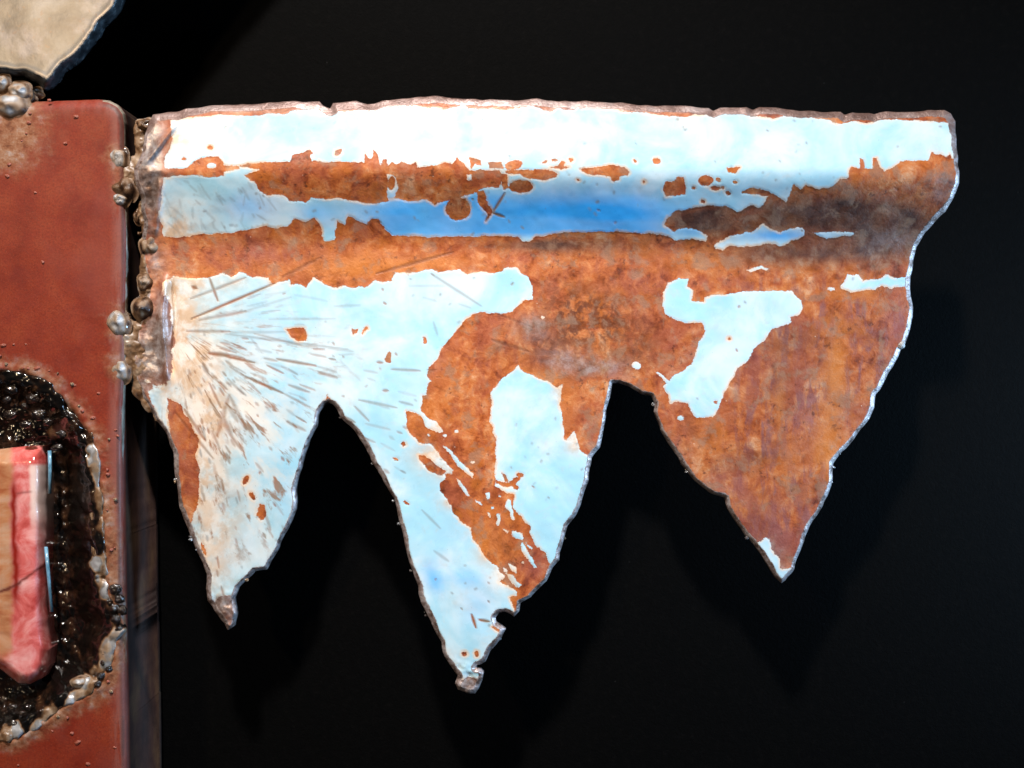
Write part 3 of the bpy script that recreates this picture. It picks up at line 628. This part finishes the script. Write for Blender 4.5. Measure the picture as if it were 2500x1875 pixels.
def bubbles(g, lst, seed, base_tone):
    """welded-together drops as one relief: height and tone on the grid"""
    H = np.zeros(g.X.shape); T = np.full(g.X.shape, base_tone)
    wx = g.X + 3.5 * fbm(g.X, g.Y, 17, seed); wy = g.Y + 3.5 * fbm(g.X, g.Y, 17, seed + 9)
    for x, y, rx, ry, rz, tone in lst:
        m = max(rx, ry) + 6; st = g.st
        i0 = max(0, int((x - m - g.x[0]) / st)); i1 = max(0, int((x + m - g.x[0]) / st) + 2)
        j0 = max(0, int((y - m - g.y[0]) / st)); j1 = max(0, int((y + m - g.y[0]) / st) + 2)
        xx = wx[j0:j1, i0:i1]
        if xx.size == 0: continue
        q = ((xx - x) / rx) ** 2 + ((wy[j0:j1, i0:i1] - y) / ry) ** 2
        h = rz * np.sqrt(np.clip(1 - q, 0, 1)); sl = H[j0:j1, i0:i1]; up = h > sl
        sl[up] = h[up]; T[j0:j1, i0:i1][up] = tone
    for _ in range(2):
        for A in (H, T):
            A[1:-1] = .25 * A[:-2] + .5 * A[1:-1] + .25 * A[2:]; A[:, 1:-1] = .25 * A[:, :-2] + .5 * A[:, 1:-1] + .25 * A[:, 2:]
    return H, T

def build_tube():
    g = Grid(-190, 330, 236, 2070, 4.0); X, Y = g.X, g.Y
    sd = g.sdf(ragged(TUBE, .2, 5, 8), 80); hs = g.sdf(ragged(HOLE, 4, 6, 8), 80)
    heat = smooth(-75, -8, hs) * (.75 + .5 * fbm(X, Y, 50, 3))
    for a in ((40,300,80,110,1.0),(285,385,36,46,.7),(300,465,40,50,.7),(290,788,40,50,.7),(292,900,40,46,.8),(270,1500,60,300,.35),(10,380,40,40,.6)): g.blob(heat, *a)
    heat *= (hs < 0)
    right = smooth(230, 270, X)
    pale = smooth(8, 3, sd) * right * smooth(1250, 1000, Y) * .9
    maroon = smooth(20, 14, sd) * smooth(5, 10, sd) * right * (.6 + .4 * smooth(.0, .3, fbm(X, Y * .3, 60, 6)))
    lilac = smooth(48, 22, sd) * (.35 + .65 * right)  # sheen where the rounded edge catches light, put into the colour
    def depth(Xd, Yd, s_):
        r = 24.0; t = np.clip(1 - s_ / r, 0, 1)
        d = TUBE_D - r * (1 - np.sqrt(np.clip(1 - t * t, 0, 1))) + 1.5 * fbm(Xd, Yd, 200, 2)
        lip = np.exp(-((hs + 10) / 12) ** 2)
        d += 5 * lip * (1 + .9 * fbm(Xd, Yd, 16, 9)) + 2.5 * smooth(-60, -5, hs) * fbm(Xd, Yd, 14, 19)
        return d
    front = g  # tube body with the opening cut through its face
    body = np.minimum(sd, -hs)
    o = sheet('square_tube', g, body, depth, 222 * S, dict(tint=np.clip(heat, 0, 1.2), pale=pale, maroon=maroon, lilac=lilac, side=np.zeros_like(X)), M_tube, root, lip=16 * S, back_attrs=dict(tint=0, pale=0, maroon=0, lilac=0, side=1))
    # lining of the opening: a bubbled, glassy bed that wells up over the lip
    g2 = Grid(-150, 330, 890, 1830, 2.5)
    hr = ragged(HOLE, 4, 6, 8); h2 = g2.sdf(hr, 120)
    bub = []
    for k in range(520):
        t = random.random(); ins = random.uniform(-16, 60); q = on_hole(t, ins)
        if q[0] < -30: continue
        r = random.choice((4, 5, 7, 9, 12, 15, 18)) * random.uniform(.8, 1.25)
        top = q[1] < 1090
        low = q[1] > 1420
        if ins < 14 and not top: tone = random.choices((.05, .45, .7, .9), (2.2 if low else .8, 3, 2.5, 2))[0]
        else: tone = random.choices((.04, .2, .5, .8), (6, 3, 1, .5))[0]
        if ins > 30 and not top: tone *= .35
        bub.append((q[0], q[1], r, r * random.uniform(.9, 1.3 if top else 2.6), r * random.uniform(.6, .95), tone + random.uniform(-.05, .05)))
    H, tone = bubbles(g2, bub, 77, .12)
    tone = tone + .16 * fbm(g2.X, g2.Y, 22, 64)
    ext = g2.sdf(ragged([(x, y) for x, y in grow(HOLE, 16)], 5, 12, 7), 60)
    def dl(Xd, Yd, s_):
        t = smooth(4, 78, h2)
        base = TUBE_D - 6 - 88 * t + (9 * fbm(Xd, Yd, 36, 71) + 6 * fbm(Xd, Yd, 14, 75)) * smooth(2, 16, h2) - 10 * smooth(6, 0, s_)
        return base + H * (1 - .35 * smooth(30, 75, h2))
    l = sheet('crater_lining', g2, ext, dl, 4 * S, dict(tone=tone), M_bed, o)
    l['label'] = 'bubbled black and brown glassy slag'
    return o
tube = build_tube()
tube['label'] = 'red-brown primed square tube with a burnt opening'

# ---- upper plate
def build_plate():
    g = Grid(-160, 900, -680, 230, 4.0)
    out = [(-140,-660),(880,-660),(640,-420),(470,-230),(370,-100),(305,-14),(290,20),(262,52),(232,95),(206,130),(182,156),(160,168),(142,190),(126,212),(108,218),(92,204),(60,186),(0,182),(-140,190)]
    q = ragged(out, 2.2, 9, 6); sd = g.sdf(q, 60)
    rw = 19 + 4 * fbm(g.X, g.Y, 40, 4)
    def depth(Xd, Yd, s_):
        e = np.clip(1 - s_ / rw, 0, 1)
        return 26 + 3 * fbm(Xd, Yd, 120, 7) - 26 * e ** 1.5 - 4 * e * fbm(Xd, Yd, 14, 8) + 2 * np.exp(-((s_ - rw - 4) / 7) ** 2)
    n = NT('weathered_pale_steel')
    rim = n.attr('rim')
    c = n.ramp(n.noise(1.0, 5, .6, .3), [(.3, (.16, .135, .11)), (.5, (.20, .18, .155)), (.7, (.25, .24, .235))])
    c = n.mix(n.step(n.noise(1.2, 4, .6), .48, .70, 0, .5), c, (.33, .31, .33))
    c = n.mix(n.step(n.noise(9, 3), .6, .7, 0, .4), c, (.22, .15, .10))
    c = n.mix(n.math('MULTIPLY', n.step(rim, 0, 10, .8, 0), n.step(n.noise(2.5, 4), .42, .6, .1, 1)), c, (.66, .52, .40))
    rm = n.step(n.math('ADD', rim, n.math('MULTIPLY', n.math('SUBTRACT', n.noise(12, 4), .5), 8)), -1.5, 1.5, 1, 0)
    rc = n.ramp(n.noise(4, 5, .65), [(.35, (.012, .014, .017)), (.55, (.045, .055, .065)), (.75, (.20, .24, .27))])
    c = n.mix(rm, c, rc)
    m = n.out(c, .40, .35, n.bump(n.noise(8, 5, .6), .25, 2.0))
    return sheet('upper_plate', g, sd, depth, 14 * S, dict(rim=sd - rw), m, root)
plate = build_plate(); plate['label'] = 'pale grey-beige steel plate with a dark ragged cut edge'

# ---- weld drops and slag
def lump_mesh(name, seed, mat, sub=3, amp=.25, freq=1.4):
    bm = bmesh.new(); bmesh.ops.create_icosphere(bm, subdivisions=sub, radius=1.0)
    off = Vector((seed * 3.1, seed * 1.7, seed * 2.3))
    for v in bm.verts:
        p = v.co.normalized()
        k = 1 + amp * mnoise.noise(p * freq + off) + amp * .4 * mnoise.noise(p * freq * 2.6 + off)
        v.co = p * k
    for f in bm.faces: f.smooth = True
    me = bpy.data.meshes.new(name); bm.to_mesh(me); bm.free(); me.materials.append(mat); return me
_lib = {}
def lump(name, px, py, d, rx, ry, rz, mat, parent, seed=None, amp=.25, freq=1.4, ang=None):
    seed = random.randrange(5) if seed is None else seed
    key = (mat.name, seed, amp, freq)
    if key not in _lib: _lib[key] = lump_mesh(name, seed, mat, 4, amp, freq)
    o = bpy.data.objects.new(name, _lib[key])
    k = (D - d) / D
    o.location = P(px, py, d); o.scale = (rx * k * S, rz * S, ry * k * S)
    o.rotation_euler = (0, random.uniform(-.5, .5) if ang is None else ang, 0)
    return link(o, parent)

def dome_mesh(seed, tone):
    """a drop melted onto the surface: dome with a soft skirt, facing -Y"""
    NR, NS = 14, 28; vs_, ts, fs = [(0, -1, 0)], [tone], []
    off = Vector((seed * 5.3, seed * 2.1, seed * 3.7))
    for i in range(1, NR + 1):
        r = 1.35 * i / NR
        for k in range(NS):
            a = 2 * math.pi * k / NS; dx, dz = math.cos(a), math.sin(a)
            rr = r * (1 + .3 * mnoise.noise(Vector((dx, dz, 0)) * 1.2 + off))
            h = math.sqrt(max(0, 1 - min(r, 1) ** 2 * .93)) if r < .94 else .42 * max(0, 1 - (r - .94) / .41) ** 2
            h *= 1 + .5 * mnoise.noise(Vector((dx * r, dz * r, 0)) * 1.7 + off) * (1 - r / 1.35)
            vs_.append((rr * dx, -h + .12 * (r / 1.35), rr * dz))
            ts.append(tone + (.42 - tone) * min(1, max(0, (r - .72) / .35)) - .12 * math.exp(-((r - .97) / .1) ** 2) + .3 * mnoise.noise(Vector((dx * r, dz * r, 1)) * 1.8 + off))
    for k in range(NS): fs.append((0, 1 + k, 1 + (k + 1) % NS))
    for i in range(NR - 1):
        for k in range(NS):
            a = 1 + i * NS; b = a + NS; fs.append((a + k, b + k, b + (k + 1) % NS, a + (k + 1) % NS))
    me = bpy.data.meshes.new('weld_bead'); me.from_pydata(vs_, [], fs); me.update()
    bm = bmesh.new(); bm.from_mesh(me); bmesh.ops.recalc_face_normals(bm, faces=bm.faces)
    for f in bm.faces: f.smooth = True
    bm.to_mesh(me); bm.free()
    a = me.attributes.new('tone', 'FLOAT', 'POINT'); a.data.foreach_set('value', ts)
    me.materials.append(M_bed); return me
_dome = {}
TONE = {M_grey.name: .74, M_darkgrey.name: .36, M_tan.name: .50, M_pale.name: .70}
def dome(px, py, d, rx, ry, rz, mat, parent):
    key = (random.randrange(6), mat.name)
    if key not in _dome: _dome[key] = dome_mesh(key[0], TONE[mat.name])
    o = bpy.data.objects.new('weld_bead', _dome[key]); k = (D - d) / D
    o.location = P(px, py, d); o.scale = (rx * k * S, rz * S, ry * k * S); o.rotation_euler = (0, random.uniform(-.3, .3), 0)
    return link(o, parent)

welds = [  # drops along the joint between tube and fin, and under the upper plate
 (288,388,23,30,12,11,M_grey,.14),(304,462,27,27,18,12,M_darkgrey,.18),(294,488,21,17,13,13,M_grey,.16),(289,790,27,33,15,14,M_grey,.16),(294,905,24,29,12,10,M_grey,.14),
 (352,752,25,29,20,6,M_darkgrey,.2),(368,600,22,24,12,0,M_tan,.3),(354,690,18,24,14,2,M_tan,.3),(336,528,9,20,9,-14,M_darkgrey,.3),(354,306,18,15,10,2,M_darkgrey,.3),
 (28,258,40,32,18,22,M_pale,.12),(48,226,28,22,14,18,M_pale,.15),(6,206,20,20,12,22,M_pale,.15),(70,240,20,20,12,0,M_darkgrey,.3),(86,226,18,12,10,-8,M_darkgrey,.3),(2,362,17,28,6,15,M_pale,.12)]
for x, y, rx, ry, rz, d, m, a in welds:
    dome(x, y, d - (rz * .5 if x > 200 else 10), rx * .95, ry * .95, rz * 1.25, m, root)
def build_seam():
    g = Grid(268, 420, 270, 1040, 2.0); X, Y = g.X, g.Y
    bub = [(338,318,24,30,16,.5),(342,345,22,30,16,.55),(334,420,40,46,22,.5),(326,450,34,34,20,.45),(350,400,30,60,18,.5),(346,520,16,40,10,.4),(362,560,18,50,12,.5),(364,600,26,40,14,.6),
           (356,650,20,50,14,.55),(354,700,24,40,16,.55),(350,752,30,36,18,.45),(318,802,46,22,16,.55),(326,840,44,46,20,.5),(334,890,38,50,18,.55),(346,935,28,46,14,.5),(364,975,22,40,12,.6),(384,1010,16,26,10,.7),
           (290,388,34,40,10,.6),(300,468,36,40,12,.5),(292,790,38,42,12,.55),(296,905,34,40,10,.6)]
    for k in range(46):
        y = random.choice((random.uniform(290, 480), random.uniform(520, 780), random.uniform(770, 990)))
        x = random.gauss(344, 12) + max(0, y - 930) * .5
        r = random.uniform(3, 8); bub.append((x, y, r, r * random.uniform(.8, 1.6), r * .9 + 8, random.choice((.4, .5, .55, .6, .8))))
    H, tone = bubbles(g, bub, 31, .5)
    H = H + 4 * fbm(X, Y, 20, 93) * (H > 1)
    gap = 14 * np.exp(-((X - 325 - 6 * fbm(X, Y, 40, 3)) / 11) ** 2) * smooth(488, 505, Y) * smooth(785, 765, Y) + 12 * np.exp(-((X - 322) / 9) ** 2) * smooth(390, 370, Y)
    tone = .47 + .5 * (tone - .5) + .22 * fbm(X, Y, 26, 15) + .1 * smooth(320, 300, X)
    def depth(Xd, Yd, s_): return -16 + H * 1.0 + 1.2 * fbm(Xd, Yd, 8, 91) + 9 * smooth(326, 300, Xd)
    o = sheet('weld_seam', g, np.clip((H - 5.0 - gap) * 1.2, -20, 20), depth, 14 * S, dict(tone=tone), M_bed, root)
    o['label'] = 'lumpy brown and grey weld joining the fin to the tube'
build_seam()

# ring of slag round the opening
slag = [(32,950,17,12),(80,972,18,13),(26,1012,15,12),(98,1012,19,14),(62,1036,14,10),(116,1030,12,10),(150,1060,12,10),(140,1092,14,8),(16,976,10,8),(60,990,9,7),
        (282,1438,14,13),(292,1462,12,11),(280,1486,11,10),(300,1490,10,12),(284,1512,11,12),(292,1534,9,10),(268,1470,9,8),(255,1618,10,9),(266,1632,9,9),(246,1650,11,9),(238,1670,9,7),
        (30,1728,12,8),(70,1726,8,7),(54,1742,10,8),(36,1770,14,9),(70,1782,15,9)]
for x, y, rx, ry in slag:
    lump('slag_bubble', x, y, TUBE_D + (1 if x > 235 else -16) + random.uniform(-3, 3), rx, ry, min(rx, ry) * .9, M_slag, tube, amp=.3, freq=1.6)
for x, y, rx, ry, m in ((242,1112,15,24,M_grey),(252,1218,14,34,M_grey),(230,1262,8,24,M_tan),(256,1316,15,24,M_tan),(236,1352,9,24,M_tan),(262,1392,11,20,M_grey),
                    (198,1666,22,16,M_grey),(258,1594,10,14,M_tan)):
    dd = TUBE_D - 7 if x > 190 else TUBE_D - 12
    dome(x, y, dd - 3, rx * .9, ry * .9, min(rx, 12), m, tube)
# little drops stuck on the red face
for x, y in ((64,326),(53,344),(185,285),(160,350),(22,402),(18,430),(33,841),(63,840),(7,843),(120,245),(73,277),(190,1812),(280,1825),(214,1865),(44,1868),(282,1050),(287,1064),(240,960),(120,905),(90,900),(180,940),(225,1020),(128,1785),(176,1790),(70,300),(86,470),(105,640)):
    r = random.uniform(2, 5.0); lump('spatter_drop', x, y, TUBE_D + .3, r * random.uniform(1, 1.7), r, r * .8, M_red_bump, tube, amp=.4)
for k in range(22):
    q = on_hole(random.random(), random.uniform(-60, -14))
    if q[0] < 0 or q[0] > 285: continue
    r = random.uniform(2, 4.5); lump('spatter_drop', q[0], q[1], TUBE_D + 2, r, r, r, random.choice((M_tan, M_red_bump)), tube, amp=.4)
# bright crumbs along the dark cut edge of the fin
fo = np.array(ragged(FIN, 1.5, 3, 8))
for k in range(34):
    i = random.randrange(len(fo)); x, y = fo[i]
    if y < 330 or x < 420: continue
    r = random.uniform(1.5, 4)
    lump('edge_dross', x + random.uniform(-4, 1), y + random.uniform(-3, 3), -12, r * random.uniform(.8, 1.6), r, r, random.choice((M_grey, M_tan, M_darkgrey)), fin, amp=.5)
lump('edge_dross', 2199, 842, -4, 10, 11, 8, M_pale, fin, amp=.15)

# ---- the stone set in the opening
def build_stone():
    out = [(-130,1150),(-60,1108),(0,1096),(50,1090),(108,1087),(111,1150),(111,1290),(108,1400),(110,1480),(115,1545),(121,1585),(117,1628),(101,1656),(72,1670),(46,1668),(24,1652),(0,1634),(-50,1600),(-130,1540)]
    g = Grid(-150, 130, 1070, 1690, 3.0); X, Y = g.X, g.Y
    sd = g.sdf(ragged(out, .7, 17, 8), 60)
    n1 = fbm(X, Y, 60, 51); n2 = fbm(X, Y, 22, 55); n3 = fbm(X * .3, Y, 30, 58)
    b = X + 8 * n1 + 4 * n2 + .018 * (1300 - Y) * (Y < 1500)
    tan = smooth(38, 20, b + 5 * n3) * smooth(1640, 1585, Y + .6 * X)
    vein = np.exp(-((b - 35 - 4 * n1) / 8) ** 2) * smooth(1150, 1200, Y) * smooth(1500, 1440, Y)
    crack = np.exp(-((Y - 1445 + .43 * X + 6 * n2 + .0016 * X * X) / 4) ** 2) + .6 * np.exp(-((Y - 1208 - 3 * n1 + .1 * X) / 3) ** 2) * smooth(35, 45, X) * smooth(85, 70, X)
    crack += .22 * smooth(.2, .55, n3) * (X < 32) * smooth(1380, 1450, Y)
    pale = smooth(66, 78, X + 6 * n2 - .02 * (Y - 1135)) * smooth(1130, 1140, Y) * smooth(1330, 1230, Y)  # highlight on the upper facet, painted into the stone colour
    def depth(Xd, Yd, s_):
        t = np.clip(1 - s_ / 26, 0, 1)
        d = -2 - 26 * t ** 1.8 + 2 * fbm(Xd, Yd, 70, 3)
        d -= 16 * smooth(1138, 1092, Yd)                   # bevelled head
        d -= 7 * smooth(70, 108, Xd)
        return d
    n = NT('polished_pink_stone')
    c = n.ramp(n.noise(1.6, 5, .62, .5), [(.3, (.38, .035, .030)), (.46, (.62, .13, .12)), (.58, (.74, .27, .26)), (.74, (.80, .44, .42))])
    c = n.mix(n.attr('tan'), c, n.ramp(n.noise(1.3, 4, .6, .4, n.scaled((.7, 1, 1.3))), [(.34, (.36, .11, .045)), (.46, (.48, .21, .10)), (.58, (.52, .30, .19)), (.70, (.50, .22, .15))]))
    c = n.mix(n.attr('pale'), c, n.mix(n.noise(3, 3), (.78, .50, .44), (.85, .74, .68)))
    c = n.mix(n.attr('vein'), c, (.24, .012, .006))
    c = n.mix(n.attr('crack'), c, (.12, .02, .015))
    m = n.out(c, .16, 0, n.bump(n.noise(2.5, 3), .35, 3), coat=.6, coat_rough=.05)
    n.b.inputs['Subsurface Weight'].default_value = .0
    o = sheet('inlaid_stone', g, sd, depth, 60 * S, dict(tan=tan, vein=np.clip(vein, 0, 1), crack=np.clip(crack, 0, .9), pale=pale * .9), m, None)
    o['label'] = 'polished pink and tan banded stone set in the burnt opening of the red tube'; o['category'] = 'stone'
    # added blue strips that stand for the cool reflection along its side
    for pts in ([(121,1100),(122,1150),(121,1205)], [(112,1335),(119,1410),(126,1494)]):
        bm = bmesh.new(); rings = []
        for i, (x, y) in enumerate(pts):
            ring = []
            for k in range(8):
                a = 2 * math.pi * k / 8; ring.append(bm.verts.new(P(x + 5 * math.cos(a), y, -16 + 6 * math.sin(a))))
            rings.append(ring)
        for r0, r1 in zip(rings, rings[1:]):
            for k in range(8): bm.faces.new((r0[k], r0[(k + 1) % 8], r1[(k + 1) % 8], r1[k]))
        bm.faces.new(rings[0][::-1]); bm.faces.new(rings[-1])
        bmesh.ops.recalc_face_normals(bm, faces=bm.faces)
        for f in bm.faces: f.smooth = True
        me = bpy.data.meshes.new('reflection_strip'); bm.to_mesh(me); bm.free(); me.materials.append(M_reflection)
        link(bpy.data.objects.new('reflection_strip', me), o)['label'] = 'thin pale blue strip, a painted reflection'
build_stone()
